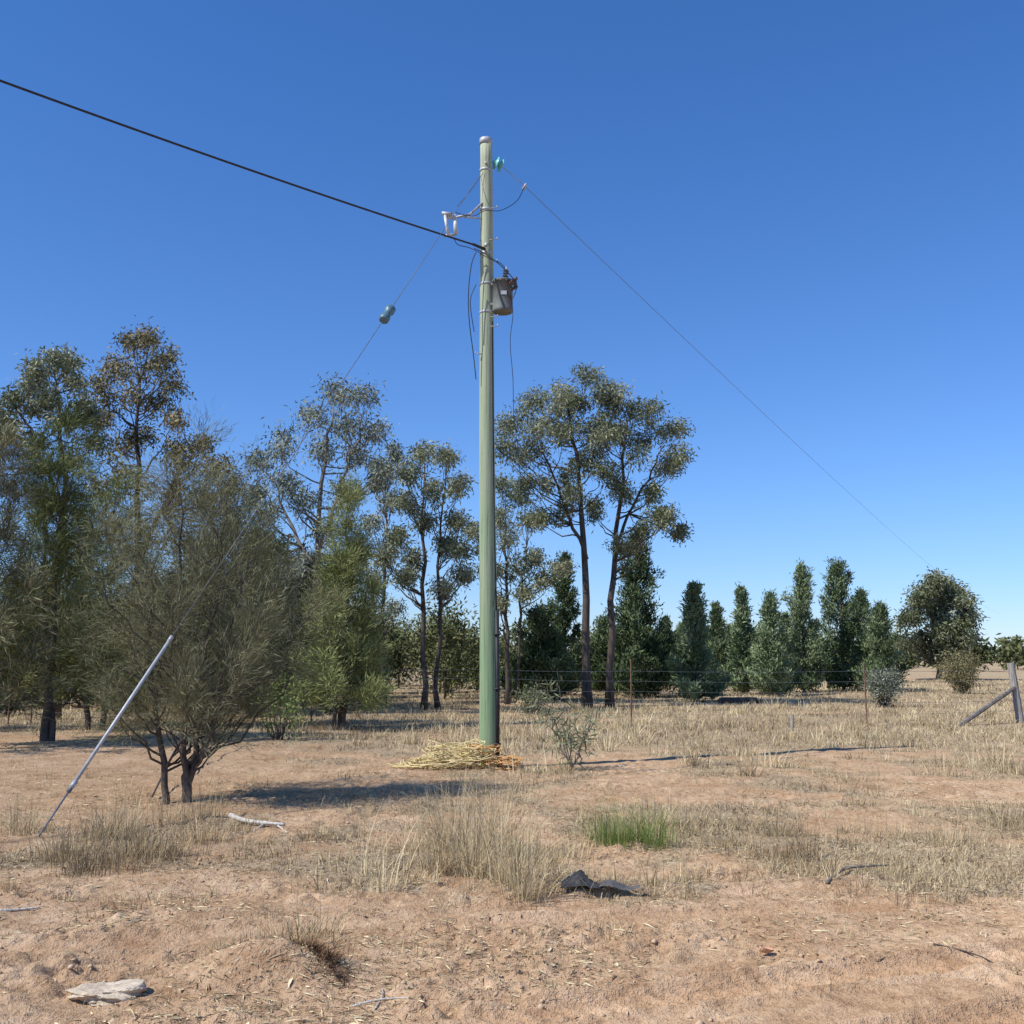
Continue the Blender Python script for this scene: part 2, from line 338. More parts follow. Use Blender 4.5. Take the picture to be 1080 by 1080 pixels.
# brown tree top left
d=31; b=base_at(145,d)
g=[(140,362,14),(155,358,16),(175,376,16),(125,385,16),(150,395,20),(180,405,15),(110,410,14),(135,425,20),(165,430,20),(110,445,14),(185,440,12),(150,460,22),(125,475,18),(180,475,18),(200,490,16),(215,470,12),(230,495,14),(140,510,22),(180,520,22),(220,530,20),(245,510,14),(110,520,18),(150,560,24),(200,575,24),(240,560,18)]
euc('eucalyptus_tree',b,[([b,U(145,600,d),U(142,480,d),U(148,400,d)],.14,.03),([U(145,600,d),U(185,500,d,.5),U(205,480,d,.8)],.07,.02)],jitter_clumps(g,d,1.6,3,.68),M_eucb,dens=.85,nper=26,L=.14,W=.042)
# top-left eucalypt
d=28; b=base_at(62,d)
g=[(60,378,12),(72,382,12),(45,390,12),(35,405,12),(75,405,12),(20,420,14),(55,415,14),(5,435,14),(85,425,8),(40,435,14),(70,445,12),(10,455,14),(-20,440,16),(-30,480,20),(90,440,8),(100,470,10),(40,470,16),(80,490,14)]
euc('eucalyptus_tree',b,[([b,U(62,640,d),U(70,520,d),U(62,440,d),U(60,400,d)],.12,.02),([U(66,540,d),U(35,460,d,-.4),U(15,430,d,-.5)],.06,.02)],jitter_clumps(g,d,1.2,3,.65),M_euc,dens=1.,nper=24,tintb=.55,L=.14,W=.045)
# round eucalypt right
d=75; b=base_at(990,d)
g=[(990,622,16),(970,632,14),(1010,635,15),(960,655,13),(985,645,18),(1018,658,13),(1000,665,18),(970,675,14),(1020,675,10),(955,680,9),(990,685,14),(1010,688,10),(985,618,9),(1022,648,8)]
euc('eucalyptus_tree',b,[([b,U(990,690,d),U(990,650,d)],.22,.06)],jitter_clumps(g,d,1.6,4,.7),M_euc,dens=.45,nper=34,L=.3,W=.10,tuft=.25,tintb=.42)
# ---- casuarinas
def casu(name,base,stems,Hh,Rr,z0,leafm,nl=44,nt_=13,L=.16,W=.006,prof=None,barkm=M_bark,tintb=.5,r0=.06,el=(.6,1.1),nn=7,sp=.045,tl=(.2,.5),droop=0.):
    mb=MB(); base=np.array(base,float); C=[];O=[];T=[]; tops=[]
    for (ox,oy,tx,ty,hf) in stems:
        a=base+[ox,oy,-.05]; e=base+[tx,ty,Hh*hf*.93]; q=path(a,e,-.05,14,.02); rr=np.linspace(r0,.006,14); tube(mb,q,rr,8,0,cap=False); tops.append((q,rr,Hh*hf))
    for k in range(nl):
        q,rr,hh=tops[k%len(tops)]
        f=(k+R.random())/nl; zt=z0+(hh-z0)*f
        pr=(max(.12,math.sin(math.pi*(.14+.84*f)))**.75 if prof is None else prof(f))
        rad=Rr*pr*R.uniform(.35,1.12); az=k*2.4+R.normal()*.5; e_=R.uniform(*el)
        drop=rad*math.tan(e_)*.8; tt=np.clip((zt-drop)/hh,.12,.97); a,ra=interp(q,rr,tt)
        tip=np.array([a[0]+rad*math.cos(az),a[1]+rad*math.sin(az),base[2]+min(zt,Hh)])
        lp=path(a,tip,.3,9,.05); tube(mb,lp,np.linspace(min(.014,ra*.5),.003,9),4,0,cap=False)
        tb=np.clip(tintb+R.normal()*.14,0,1); n_=max(6,int(nt_*(.5+.6*rad/Rr)))
        for j in range(n_):
            s=R.uniform(.22,1)**.8*8; i0=min(int(s),7); st=lp[i0]+(lp[i0+1]-lp[i0])*(s-i0); ld=nrm(lp[i0+1]-lp[i0])
            dr=nrm(ld*.8+nrm(R.normal(size=3))*.9+[0,0,.2]); ln=R.uniform(*tl)
            t=np.linspace(0,1,6)[:,None]; tw=st+dr*ln*t+np.array([0,0,-droop*ln])*t*t+R.normal(size=(6,3))*.01
            if j%2==0: tube(mb,tw[[0,2,5]],[.003,.002,.001],3,0,cap=False)
            C.append(tw[1:]);O.append(np.repeat(dr[None]*1.6+[[0,0,-.2*droop]],5,0));T.append(np.full(5,np.clip(tb+R.normal()*.1,0,1)))
    C=np.concatenate(C); leaves(mb,C,sp,nn,L,W,.05,np.concatenate(O),1,np.concatenate(T),.14)
    return mb.build(name,[barkm,leafm],base,smooth=[0])
gA=G(190,847)
casu('casuarina_tree',gA,[(-.12,-.05,-.6,.1,.84),(.05,.1,.35,.2,.93),(.1,.0,-.1,-.2,1.),(.02,.05,.7,-.1,.75)],3.95,1.2,.95,M_cas,nl=88,nt_=18,L=.14,W=.005,nn=8,r0=.042,tl=(.2,.55),tintb=.45,sp=.05)
cone=lambda f:(1-f)**.6*.95+.07
b=base_at(50,20.5); casu('casuarina_tree',b,[(0,0,.1,0,1.),(.1,.1,-.3,.2,.88)],6.1,1.5,1.3,M_casg,nl=80,nt_=15,W=.013,L=.19,prof=cone,tintb=.36,r0=.08,tl=(.25,.6),droop=.3,sp=.07)
b=base_at(362,24.5); casu('casuarina_tree',b,[(0,0,.05,0,1.),(.05,0,.1,.1,.85),(-.15,0,-.2,0,.7)],5.5,1.05,.75,M_casg,nl=88,nt_=15,W=.014,L=.19,prof=lambda f:(1-f)**.75*1.05+.06,tintb=.72,r0=.05,tl=(.2,.45),sp=.07)
b=base_at(-20,19); casu('casuarina_tree',b,[(0,0,.1,0,1.)],5.6,1.3,1.2,M_cas,nl=46,nt_=13,W=.014,L=.2,prof=cone,tintb=.36,r0=.08,droop=.3,sp=.07)
b=base_at(215,25); casu('casuarina_tree',b,[(0,0,.1,0,1.),(.3,0,.6,0,.85)],5.9,1.6,.8,M_cas,nl=66,nt_=14,W=.017,L=.2,nn=6,tintb=.35,r0=.07,sp=.08)
b=base_at(110,24); casu('casuarina_tree',b,[(0,0,.1,0,1.),(-.3,0,-.4,0,.85)],5.7,1.45,.9,M_casg,nl=62,nt_=14,W=.017,L=.2,nn=6,tintb=.35,r0=.07,sp=.08)
b=base_at(265,29); casu('casuarina_tree',b,[(0,0,.1,0,1.)],4.9,1.3,.7,M_casg,nl=50,nt_=13,W=.02,L=.2,nn=6,prof=cone,tintb=.4,r0=.06,sp=.09)
b=base_at(322,33); casu('casuarina_tree',b,[(0,0,.1,0,1.)],4.6,1.2,.7,M_cas,nl=46,nt_=13,W=.021,L=.2,nn=6,prof=cone,tintb=.4,r0=.06,sp=.09)
b=base_at(-75,24); casu('casuarina_tree',b,[(0,0,.1,0,1.)],6.3,1.6,1.,M_cas,nl=40,nt_=12,W=.018,L=.2,nn=6,prof=cone,tintb=.35,r0=.08,sp=.08)
# ---- cypress pines
def cyp(name,base,Hh,Rr,leafm,n=420,nper=24,tintb=.5,z0=.3,pw=.8):
    mb=MB(); base=np.array(base,float); tube(mb,[base,base+[0,0,Hh*.5],base+[0,0,Hh*.97]],[.09,.06,.01],6,0)
    nb_=int(n/13); C=[];T=[];O=[]
    for k in range(nb_):
        f=((k+R.random())/nb_)**1.15; az=k*2.4+R.normal()*.4
        pf=(.65+f*3.5 if f<.1 else 1)*(1-f)**pw+.03; rad=Rr*pf*R.uniform(.4,1.35)
        tip=base+[rad*math.cos(az),rad*math.sin(az),z0+(Hh-z0)*min(1,f+.02)]; a=base+[0,0,max(.2,z0+(Hh-z0)*f-rad*.9)]
        lp=path(a,tip,.15,4); tube(mb,lp,np.linspace(.02,.005,4),3,0,cap=False)
        m=int(13*(.5+rad/Rr)); t=R.uniform(.35,1.05,m)[:,None]; c=a+(tip-a)*t+R.normal(size=(m,3))*[.11*Rr*.6,.11*Rr*.6,.11*Rr]
        C.append(c);O.append(np.tile([math.cos(az)*.5,math.sin(az)*.5,1.],(m,1)));T.append(np.clip(tintb+R.normal()*.2+R.normal(size=m)*.1,0,1))
    C.append(base+np.array([[0,0,Hh-.15*i] for i in range(4)]));O.append(np.tile([0,0,1.5],(4,1)));T.append(np.full(4,tintb))
    leaves(mb,np.concatenate(C),.09*Rr**.5,nper,.19,.05,0,np.concatenate(O),1,np.concatenate(T),.12)
    return mb.build(name,[M_bark,leafm],base,smooth=[0])
for (u,d,top,hw,lm,tb,pw) in [(733,40,620,23,M_cypl,.5,.95),(757,52,640,14,M_cyp,.6,.9),(784,48,623,17,M_cypl,.45,.95),(814,46,630,22,M_cypl,.5,.95),(848,50,601,26,M_cyp,.6,.8),
   (889,52,596,29,M_cyp,.4,.6),(930,50,640,22,M_cyp,.5,.75),(672,44,572,32,M_cyp,.15,.5),(570,40,645,30,M_cyp,.25,.5),(703,60,655,14,M_cyp,.5,.9),
   (830,70,650,14,M_cyp,.5,.9),(912,66,625,18,M_cyp,.5,.8),(770,72,662,14,M_cyp,.6,.9),(640,50,655,22,M_cyp,.2,.6),(720,75,660,14,M_cypl,.5,.9),(595,46,590,20,M_cyp,.2,.6)]:
    b=base_at(u,d); Hh=P(u,top,d)[2]-b[2]; cyp('cypress_pine_tree',b,Hh,hw*d/F*1.12,lm,int(430+hw*9),24,tb,pw=pw)
# ---- shrubs
def shrub(name,base,Hh,Rr,leafm,n=60,nper=40,L=.08,W=.03,tintb=.5,sp=.09):
    mb=MB(); base=np.array(base,float); d=nrm(R.normal(size=(n,3))); c=base+[0,0,Hh*.55]+d*R.uniform(.4,1,(n,1))*[Rr,Rr,Hh*.45]
    for x in c[::2]: tube(mb,path(base+R.normal(size=3)*[.05,.05,0],x,.1,5),np.linspace(.014,.004,5),3,0,cap=False)
    leaves(mb,c,sp,nper,L,W,.2,d*.4,1,np.clip(tintb+R.normal(size=n)*.15,0,1)); return mb.build(name,[M_bark,leafm],base,smooth=[0])
shrub('shrub',base_at(297,21),1.25,.5,M_shr,44,18,.09,.035,.6)
shrub('shrub',base_at(930,36),1.35,.6,M_eucg,90,30,.1,.035,.4,.12)
shrub('shrub',base_at(1013,48),1.6,.8,M_eucb,90,30,.12,.04,.35,.14)
shrub('shrub',base_at(1012,60),2.1,1.1,M_eucb,90,30,.14,.05,.3,.16)
shrub('shrub',base_at(560,30),.8,.5,M_euc,40,24,.1,.03,.5,.12)
# scrub mass behind (single object)
mb=MB(); C=[];T=[];O=[]
def scrubpatch(u0,u1,d0,d1,n,h0,h1,tb):
    for k in range(n):
        d=R.uniform(d0,d1); u=R.uniform(u0,u1); b=base_at(u,d); h=R.uniform(h0,h1); r=h*R.uniform(.25,.42); m=int(22+7*h*h)
        q=nrm(R.normal(size=(m,3))); c=b+[0,0,h*.55]+q*R.uniform(.3,1,(m,1))*[r,r,h*.47]
        C.append(c);O.append(q*.4+[0,0,.2]);T.append(np.clip(tb+R.normal()*.24+R.normal(size=m)*.14,0,1))
        tube(mb,[b,b+[.05,0,h*.4],b+[.0,0,h*.8]],[.06,.04,.01],5,0)
scrubpatch(-300,500,36,60,78,1.8,4.2,.4); scrubpatch(-220,330,33,46,26,3.,5.4,.35); scrubpatch(480,720,44,70,28,1.4,3.0,.4); scrubpatch(-300,330,28,36,22,.9,2.0,.5)
C=np.concatenate(C);O=np.concatenate(O);T=np.concatenate(T)
leaves(mb,C,.2,17,.21,.075,.1,O,1,T); mb.build('background_scrub',[M_bark,M_scrub],smooth=[0])
# distant tree line (single object)
mb=MB();C=[];T=[]
for k in range(520):
    d=R.uniform(110,260); a=R.uniform(-1.05,1.05); x=math.tan(a)*d; b=np.array([x,d,0]); h=R.uniform(3,6.5)
    if .30<x/d<.60 : h*=.66
    r=h*R.uniform(.35,.55); m=40; q=nrm(R.normal(size=(m,3))); C.append(b+[0,0,h*.55]+q*R.uniform(.4,1,(m,1))*[r,r,h*.45]); T.append(np.clip(.4+R.normal()*.2+R.normal(size=m)*.1,0,1))
C=np.concatenate(C);T=np.concatenate(T); leaves(mb,C,.35,8,.65,.32,0,None,0,T); mb.build('distant_tree_line',[M_scrub])
# ---- sapling by the pole
b=G(603,812); mb=MB(); C=[]
for k in range(9):
    az=R.uniform(0,6.28); h=R.uniform(.6,1.35); rr=R.uniform(.1,.5); tip=b+[rr*math.cos(az),rr*math.sin(az),h]
    p=path(b+[0,0,.02],tip,.1,9); tube(mb,p,np.linspace(.009,.003,9),4,0,cap=False); C+=list(p[3:])
leaves(mb,np.array(C),.08,6,.19,.024,.2,None,1,.55); mb.build('eucalyptus_sapling',[M_bark2,M_euc],b,smooth=[0])
# ---------------------------------------------------------------- grass
def place(n,y0,y1,wid=.62,extra=3.):
    y=np.exp(R.uniform(math.log(y0),math.log(y1),n)); x=R.uniform(-1,1,n)*(wid*y+extra); return x,y
mb=MB()
x,y=place(56000,5.2,75); g=grassmask(x,y); k=R.random(len(x))<(g*.58+.06)*(1-.9*trackk(x,y)[0]); x=x[k];y=y[k];g=g[k]
n=len(x); nb=9; hb=(.025+.06*g*R.random(n)+.075*ss(18,26,y)*R.uniform(.1,1.7,n)+.05*ss(.6,.8,fbm(x/.7,y/.7,2)))*R.uniform(.5,1.5,n)
tb=np.clip(.40+.7*(fbm(x/3+7,y/3,3)-.5)*2*.7+R.normal(size=n)*.18+.08*ss(18,30,y),0,1)
X2=np.repeat(x,nb)+R.normal(size=n*nb)*(.035+.004*np.repeat(y,nb)); Y2=np.repeat(y,nb)+R.normal(size=n*nb)*(.035+.004*np.repeat(y,nb))
B=np.stack([X2,Y2,HH(X2,Y2)-.005],-1)
blades(mb,B,np.repeat(hb,nb)*R.uniform(.5,1.3,n*nb),R.uniform(.1,1.4,n*nb),.003+.00042*Y2,np.clip(np.repeat(tb,nb)+R.normal(size=n*nb)*.13,0,1),2)
def tussock(cx,cy,r,nb,h,tb,lean=.5,w=.005,segs=4,mbx=None,tv=.15,m=0):
    q=R.normal(size=(nb,2))*r*.5; B=np.stack([cx+q[:,0],cy+q[:,1],HH(cx+q[:,0],cy+q[:,1])-.01],-1)
    az=np.arctan2(q[:,1],q[:,0])+R.normal(size=nb)*.7
    blades(mbx or mb,B,h*R.uniform(.25,1.2,nb),np.abs(R.normal(size=nb))*lean,w*R.uniform(.6,1.3,nb),np.clip(tb+R.normal(size=nb)*tv,0,1),segs,m,az)
def T_(u,v,wpx,hpx,nb,tb=.62,lean=.6,w=.0045,**k):
    cx,cy=rawG(u,v); tussock(cx,cy,wpx*cy/F/2,nb,hpx*cy/F,tb,lean,w,**k)
for (u,v,wp,hp,nb,tb) in [(475,900,50,85,300,.45),(500,925,45,90,280,.55),(540,938,45,80,260,.55),(465,925,45,60,180,.4),(555,950,40,65,170,.55),(525,900,50,90,260,.6),(575,915,40,40,120,.45),(405,942,40,75,70,.8),(385,925,20,75,30,.85),(440,900,40,35,100,.4),
   (110,890,60,42,260,.35),(150,905,70,48,320,.3),(70,905,70,45,280,.4),(210,890,50,35,220,.4),(180,870,60,30,160,.45),(20,880,60,42,220,.5),(120,915,110,30,340,.2),(90,920,60,22,200,.12),(250,880,40,20,100,.45),(130,880,40,50,90,.6),(215,865,60,45,160,.4),(190,905,60,25,160,.2),
   (600,905,50,30,120,.5),(830,905,50,30,150,.2),(850,905,30,40,120,.15),(820,880,40,30,110,.2),(760,890,50,25,120,.5),(900,880,60,25,120,.4),(1000,890,60,30,140,.4),(1060,870,60,35,160,.5),(720,930,40,25,70,.5),(640,990,50,20,50,.5),
   (330,985,60,28,130,.4),(240,1000,60,22,100,.45),(700,870,50,35,130,.6),(340,885,40,20,80,.5),(440,1010,50,16,50,.5),(960,925,60,22,100,.5),(560,1000,40,14,40,.5),(280,970,60,16,70,.45)]:
    T_(u,v,wp,hp,nb,tb)
for k in range(420):
    u=R.uniform(-150,1230); v=744+R.random()**1.1*75
    if gd(v)>60 or (u<430 and 785<v<850): continue
    cx,cy=rawG(u,v)
    if grassmask(np.array([cx]),np.array([cy]))[0]<.2: continue
    tussock(cx,cy,R.uniform(.12,.4),45,R.uniform(.10,.42),R.uniform(.25,.85),.6,.006+.0003*cy,3)
for k in range(1000):
    u=R.uniform(420,1230) if R.random()<.75 else R.uniform(-100,420); v=R.uniform(805,955)
    cx,cy=rawG(u,v)
    if grassmask(np.array([cx]),np.array([cy]))[0]<.2 and R.random()<.8: continue
    tussock(cx,cy,R.uniform(.04,.2),30,R.uniform(.04,.22),R.uniform(.1,.75),.9,.0042,3)
for k in range(110):
    u=R.uniform(-100,1200); v=R.uniform(955,1075); cx,cy=rawG(u,v)
    if trackk(np.array([cx]),np.array([cy]))[0][0]>.2: continue
    tussock(cx,cy,R.uniform(.03,.14),22,R.uniform(.02,.08),R.uniform(.1,.7),1.1,.0032,3)
mb.build('dry_grass',[M_dry])
mb=MB(); cx,cy=rawG(670,893)
for k in range(9): tussock(cx+R.normal()*.15,cy+R.normal()*.09,.16,65,R.uniform(.12,.42),R.uniform(.3,.7),.65,.005,4,mbx=mb)
tussock(cx-.05,cy+.1,.38,220,.44,.95,.6,.0045,4,mbx=mb)
mb.build('green_grass_tuft',[M_green])
# uprooted hummock
mb=MB(); cx,cy=rawG(305,1000)
tussock(cx,cy,.32,480,.15,.45,.8,.0035,3,mbx=mb,tv=.25)
nb=1300; s_=R.random(nb)**1.1; A=np.array(rawG(300,1003)); B_=np.array(rawG(360,1036)); q=A+(B_-A)*s_[:,None]+R.normal(size=(nb,2))*.05*(1.25-.6*s_[:,None]); B=np.stack([q[:,0],q[:,1],HH(q[:,0],q[:,1])-.005],-1)
blades(mb,B,R.uniform(.03,.14,nb)*(1.2-.75*s_),R.uniform(.3,1.8,nb),.0038,np.clip(R.normal(size=nb)*.25+.42,0,1),3,1,R.normal(size=nb)*1.2-.6)
mb.build('uprooted_grass_hummock',[M_dry,M_root])
# litter
mb=MB(); n=70000; x,y=place(n,4.0,16,.6,1.); dens=fbm(x/1.1+5,y/1.1+2,3)+.25*grassmask(x,y)-.6*trackk(x,y)[0]; k=dens>R.uniform(.34,.70,n); x=x[k];y=y[k];n=len(x)
az=R.uniform(0,6.28,n); L=R.uniform(.010,.06,n)*R.choice([1,1,1,2.2],n); w=R.uniform(.0012,.004,n)*np.where(R.random(n)<.02,3.5,1)
z=HH(x,y)+.006; D=np.stack([np.cos(az),np.sin(az),R.normal(size=n)*.15],-1); S=np.stack([-np.sin(az),np.cos(az),R.normal(size=n)*.3],-1)
c=np.stack([x,y,z],-1); LL=(L/2)[:,None]; ww=w[:,None]
v=np.stack([c-D*LL-S*ww*.6,c-S*ww+D*LL*.1+[0,0,.004],c+D*LL,c+S*ww],1); mb.add(v.reshape(-1,3),np.arange(n*4).reshape(-1,4),0,np.repeat(np.clip(R.normal(size=n)*.35+.42,0,1),4))
mb.build('straw_litter',[M_dry])
# clods
mb=MB(); n=10000; x,y=place(n,4.0,14,.6,1.); dn=fbm(x/.8+40,y/.6+11,3)-.4*trackk(x,y)[0]; k=dn>R.uniform(.42,.65,n); x=x[k];y=y[k];n=len(x)
ico=np.array([[1,0,0],[-1,0,0],[0,1,0],[0,-1,0],[0,0,1],[0,0,-1.]]); fc=np.array([[0,2,4],[2,1,4],[1,3,4],[3,0,4],[2,0,5],[1,2,5],[3,1,5],[0,3,5]])
s=(.004+.020*R.random(n)**4)[:,None,None]; v=ico[None]*s*R.uniform(.5,1.4,(n,6,1)); a=R.uniform(0,6.28,n)
ca,sa=np.cos(a)[:,None],np.sin(a)[:,None]; v=np.stack([v[:,:,0]*ca-v[:,:,1]*sa,v[:,:,0]*sa+v[:,:,1]*ca,v[:,:,2]*.7],-1)
v+=np.stack([x,y,HH(x,y)+.001],-1)[:,None,:]
mb.add(v.reshape(-1,3),(np.arange(n)[:,None,None]*6+fc[None]).reshape(-1,3),0); mb.build('soil_clods',[M_soil],smooth=[0])
# ---------------------------------------------------------------- utility pole
pb=G(515.5,808); PD=pb[1]; pt=P(512.5,147,PD); e=empty('utility_pole',pb)
def child(mb,name,mats,smooth=[0]): return mb.build(name,mats,pb,e,smooth)
Z=pt[2]-pb[2]
def ax(t): return pb+(pt-pb)*t
def at(v):
    lo,hi=0,1
    for _ in range(40):
        m_=(lo+hi)/2
        if proj(ax(m_))[1]>v: lo=m_
        else: hi=m_
    return ax(lo)
def prad(p): return .143-.05*(p[2]-pb[2])/Z
mb=MB(); q=[ax(t) for t in np.linspace(-.03,1,30)]; q=np.array(q); q[:,0]+=np.sin(np.linspace(0,9,30))*.006
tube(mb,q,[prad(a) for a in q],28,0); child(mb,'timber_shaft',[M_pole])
mb=MB(); top=ax(1); lathe(mb,[(.097,-.09),(.100,-.09),(.100,.004),(.092,.010),(.0,.016)],top,24,0); 
for v in (180,222,268,300,330): 
    a=at(v); r=prad(a); lathe(mb,[(r+.001,-.018),(r+.006,-.016),(r+.006,.016),(r+.001,.018)],a,24,0)
child(mb,'cap_and_bands',[M_steel])
mb=MB(); c0=pb+[.125,-.07,-.05]; tt=2.35  # black tube added for the shade down the pole's lower right; lead above
tube(mb,[c0,c0+[0,0,tt/2],c0+[-.012,0.002,tt]],.036,10,0); tube(mb,[c0+[-.012,.002,tt],at(560)+[.10,-.07,0],at(430)+[.095,-.07,0],at(340)+[.09,-.06,0]],.010,5,0)
for z in (.4,1.2,2.): box(mb,c0+[0,-.01,z],(.10,.075,.025),0)
child(mb,'shade_strip_and_lead',[M_black])
# transformer
mb=MB(); tk=at(331)+np.array([.245,-.05,0]); hh=.56
lathe(mb,[(0,0),(.145,0),(.158,.012),(.162,.05),(.158,.055),(.158,.47),(.172,.475),(.172,.505),(.15,.52),(.05,.545),(0,.55)],tk,28,0)
for z in (.12,.44): box(mb,tk+[-.13,.02,z],(.14,.12,.05),0)
for a in range(-2,3): 
    an=a*.55-1.2; box(mb,tk+[.165*math.cos(an),.165*math.sin(an),.47],(.02,.02,.05),0,an)
box(mb,tk+[.02,-.163,.27],(.09,.006,.06),1)
child(mb,'transformer_tank',[M_tank,M_steel])
def sheds(mb,c,axis,L,r,n,mt):
    pr=[(0,0)]
    for i in range(n):
        z=L*i/n; pr+=[(r*.5,z),(r,z+L/n*.35),(r*.5,z+L/n*.7)]
    pr+=[(r*.45,L),(0,L)]; lathe(mb,pr,c,16,mt,axis)
mb=MB(); hb=tk+[.04,0,.53]; sheds(mb,hb,(.1,0,1),.17,.05,4,2); tube(mb,[hb+[.02,0,.17],hb+[.022,0,.21]],.014,8,1)
sheds(mb,tk+[.14,-.08,.34],(1,-.3,.5),.11,.03,3,0); sheds(mb,tk+[.11,-.12,.42],(.7,-.8,.5),.11,.03,3,0)
sheds(mb,tk+[.175,.05,.40],(.2,0,1),.2,.034,4,0)
child(mb,'transformer_bushings',[M_brown,M_steel,surf('grey_porcelain',(.10,.10,.11),(.2,.2,.2),(20,20,20),.3,0,0)])
# drop-out fuse and bracket
mb=MB(); a1=at(216)+[-.06,-.07,0]
tube(mb,[a1,P(496,226,PD-.12),P(482,229,PD-.25)],.020,8,0); tube(mb,[at(232)+[-.07,-.06,0],P(490,229,PD-.18)],.014,8,0)
sheds(mb,P(481,228,PD-.28),(-.95,0,-.15),.19,.045,4,1)
tube(mb,[P(469,225,PD-.32),P(473,250,PD-.32)],.024,8,1); tube(mb,[P(466,225,PD-.32),P(477,226,PD-.32)],.032,8,0);tube(mb,[P(468,249,PD-.32),P(481,247,PD-.30)],.022,8,0)
tube(mb,[P(480,230,PD-.28),P(481,247,PD-.28)],.034,8,1)
child(mb,'dropout_fuse',[M_steel,M_porc],[0,1])
# glass insulators
mb=MB(); i0=at(170)+[.10,0,0]; hv=nrm(np.array([.70,.35,-.22]))
tube(mb,[at(166),i0],.012,8,1)
for k in range(2):
    c_=i0+hv*(.05+.085*k); lathe(mb,[(.02,-.035),(.04,-.02),(.06,0),(.105,.012),(.11,.024),(.075,.034),(.03,.028),(.02,.045)],c_,20,0,hv)
    tube(mb,[c_-hv*.03,c_+hv*.06],.018,8,1)
clampP=P(553,196,PD+.45); tube(mb,[i0+hv*.16,clampP],.006,5,1); 
tube(mb,[clampP+[-.02,0,-.06],clampP+[.03,0,.03]],.025,8,1)
child(mb,'strain_insulators',[M_glass,M_steel],[0,1])
def spl(pts,n=24):
    pts=np.array(pts,float); k=len(pts); t=np.linspace(0,k-1,n); out=[]
    for x in t:
        i=min(int(x),k-2); f=x-i; p0=pts[max(i-1,0)];p1=pts[i];p2=pts[i+1];p3=pts[min(i+2,k-1)]
        out.append(.5*((2*p1)+(-p0+p2)*f+(2*p0-5*p1+4*p2-p3)*f*f+(-p0+3*p1-3*p2+p3)*f**3))
    return np.array(out)
mb=MB()
for pts,r in [([P(553,197,PD+.4),P(545,212,PD+.2),P(528,222,PD),P(512,222,PD-.2),P(498,228,PD-.25),P(480,224,PD-.3)],.006),
   ([P(510,182,PD-.1),P(497,200,PD-.15),P(482,218,PD-.25)],.004),
   ([P(478,250,PD-.3),P(483,258,PD-.25),P(497,262,PD-.2),P(515,272,PD-.2),P(527,277,PD-.1),P(533,283,PD-.05)],.006),
   ([P(502,266,PD-.2),P(497,280,PD-.2),P(494,310,PD-.2),P(495,340,PD-.2),P(499,372,PD-.15),P(502,400,PD-.12)],.008),
   ([P(500,262,PD-.2),P(512,268,PD-.25),P(528,280,PD-.3),P(543,297,PD-.25),P(538,306,PD-.2)],.008),
   ([P(537,303,PD-.15),P(541,330,PD-.15),P(538,360,PD-.15),P(541,400,PD-.12),P(542,440,PD-.1),P(548,490,PD-.1),P(546,540,PD-.12),P(528,585,PD-.13),P(520,640,PD-.12)],.0055),
   ([P(536,297,PD-.15),P(545,300,PD-.2),P(540,315,PD-.2),P(534,306,PD-.2)],.008),
   ([P(502,300,PD-.2),P(496,318,PD-.22),P(500,350,PD-.18)],.007)]:
    tube(mb,spl(pts,30),r,5,0,cap=False)
child(mb,'jumper_leads',[M_black])
mb=MB()
for v,s in ((346,1),(375,-1),(336,1),(222,1),(255,1),(278,1)):
    a=at(v); tube(mb,[a+[-.1*s,-.05,0],a+[.17*s,-.11,0]],.009,6,0); tube(mb,[a+[.17*s,-.11,0],a+[.17*s,-.11,.03]],.009,6,0)
a=at(175); tube(mb,[a+[0,-.13,0],a+[0,.13,0]],.02,8,0)
a=at(262); tube(mb,[a+[0,-.13,0],a+[0,-.17,0]],.03,8,0)
child(mb,'bolts_and_step_pegs',[M_steel])
# ---- guy wire
ga=G(40,888); gt=at(186)+[-.09,-.05,0]
def gu(u):
    lo,hi=0.,1.
    for _ in range(40):
        m_=(lo+hi)/2
        if proj(ga+(gt-ga)*m_)[0]<u: lo=m_
        else: hi=m_
    return ga+(gt-ga)*lo
ge_=empty('guy_wire_stay',ga)
mb=MB(); dn=nrm(gt-ga); tube(mb,[ga-dn*.15,gu(80)],.009,6,0); tube(mb,[gu(72),gu(77)],.02,8,0); tube(mb,[gu(180),gu(300),gu(403)],.005,5,0); tube(mb,[gu(413),gu(460),gt],.005,5,0); mb.build('stay_rod_and_wire',[M_wire],ga,ge_,[0])
mb=MB(); a=gu(76);b_=gu(181); tube(mb,[a,a+(b_-a)*.5,b_],[.0165,.017,.017],12,0)
tube(mb,[a-dn*.02,a+dn*.06],.023,12,0); tube(mb,[b_-dn*.05,b_+dn*.01],.021,12,0); mb.build('pipe_guard',[M_steel],ga,ge_,[0])
mb=MB(); a=gu(404); L=np.linalg.norm(gu(413)-a); lathe(mb,[(0,0),(.055,.0),(.07,.02),(.07,L*.3),(.055,L*.38),(.055,L*.62),(.07,L*.7),(.07,L-.02),(.055,L),(0,L)],a,14,0,dn); mb.build('stay_insulator',[surf('blue_grey_porcelain',(.06,.13,.16),(.12,.22,.25),(20,20,20),.4,0,0)],ga,ge_,[0])
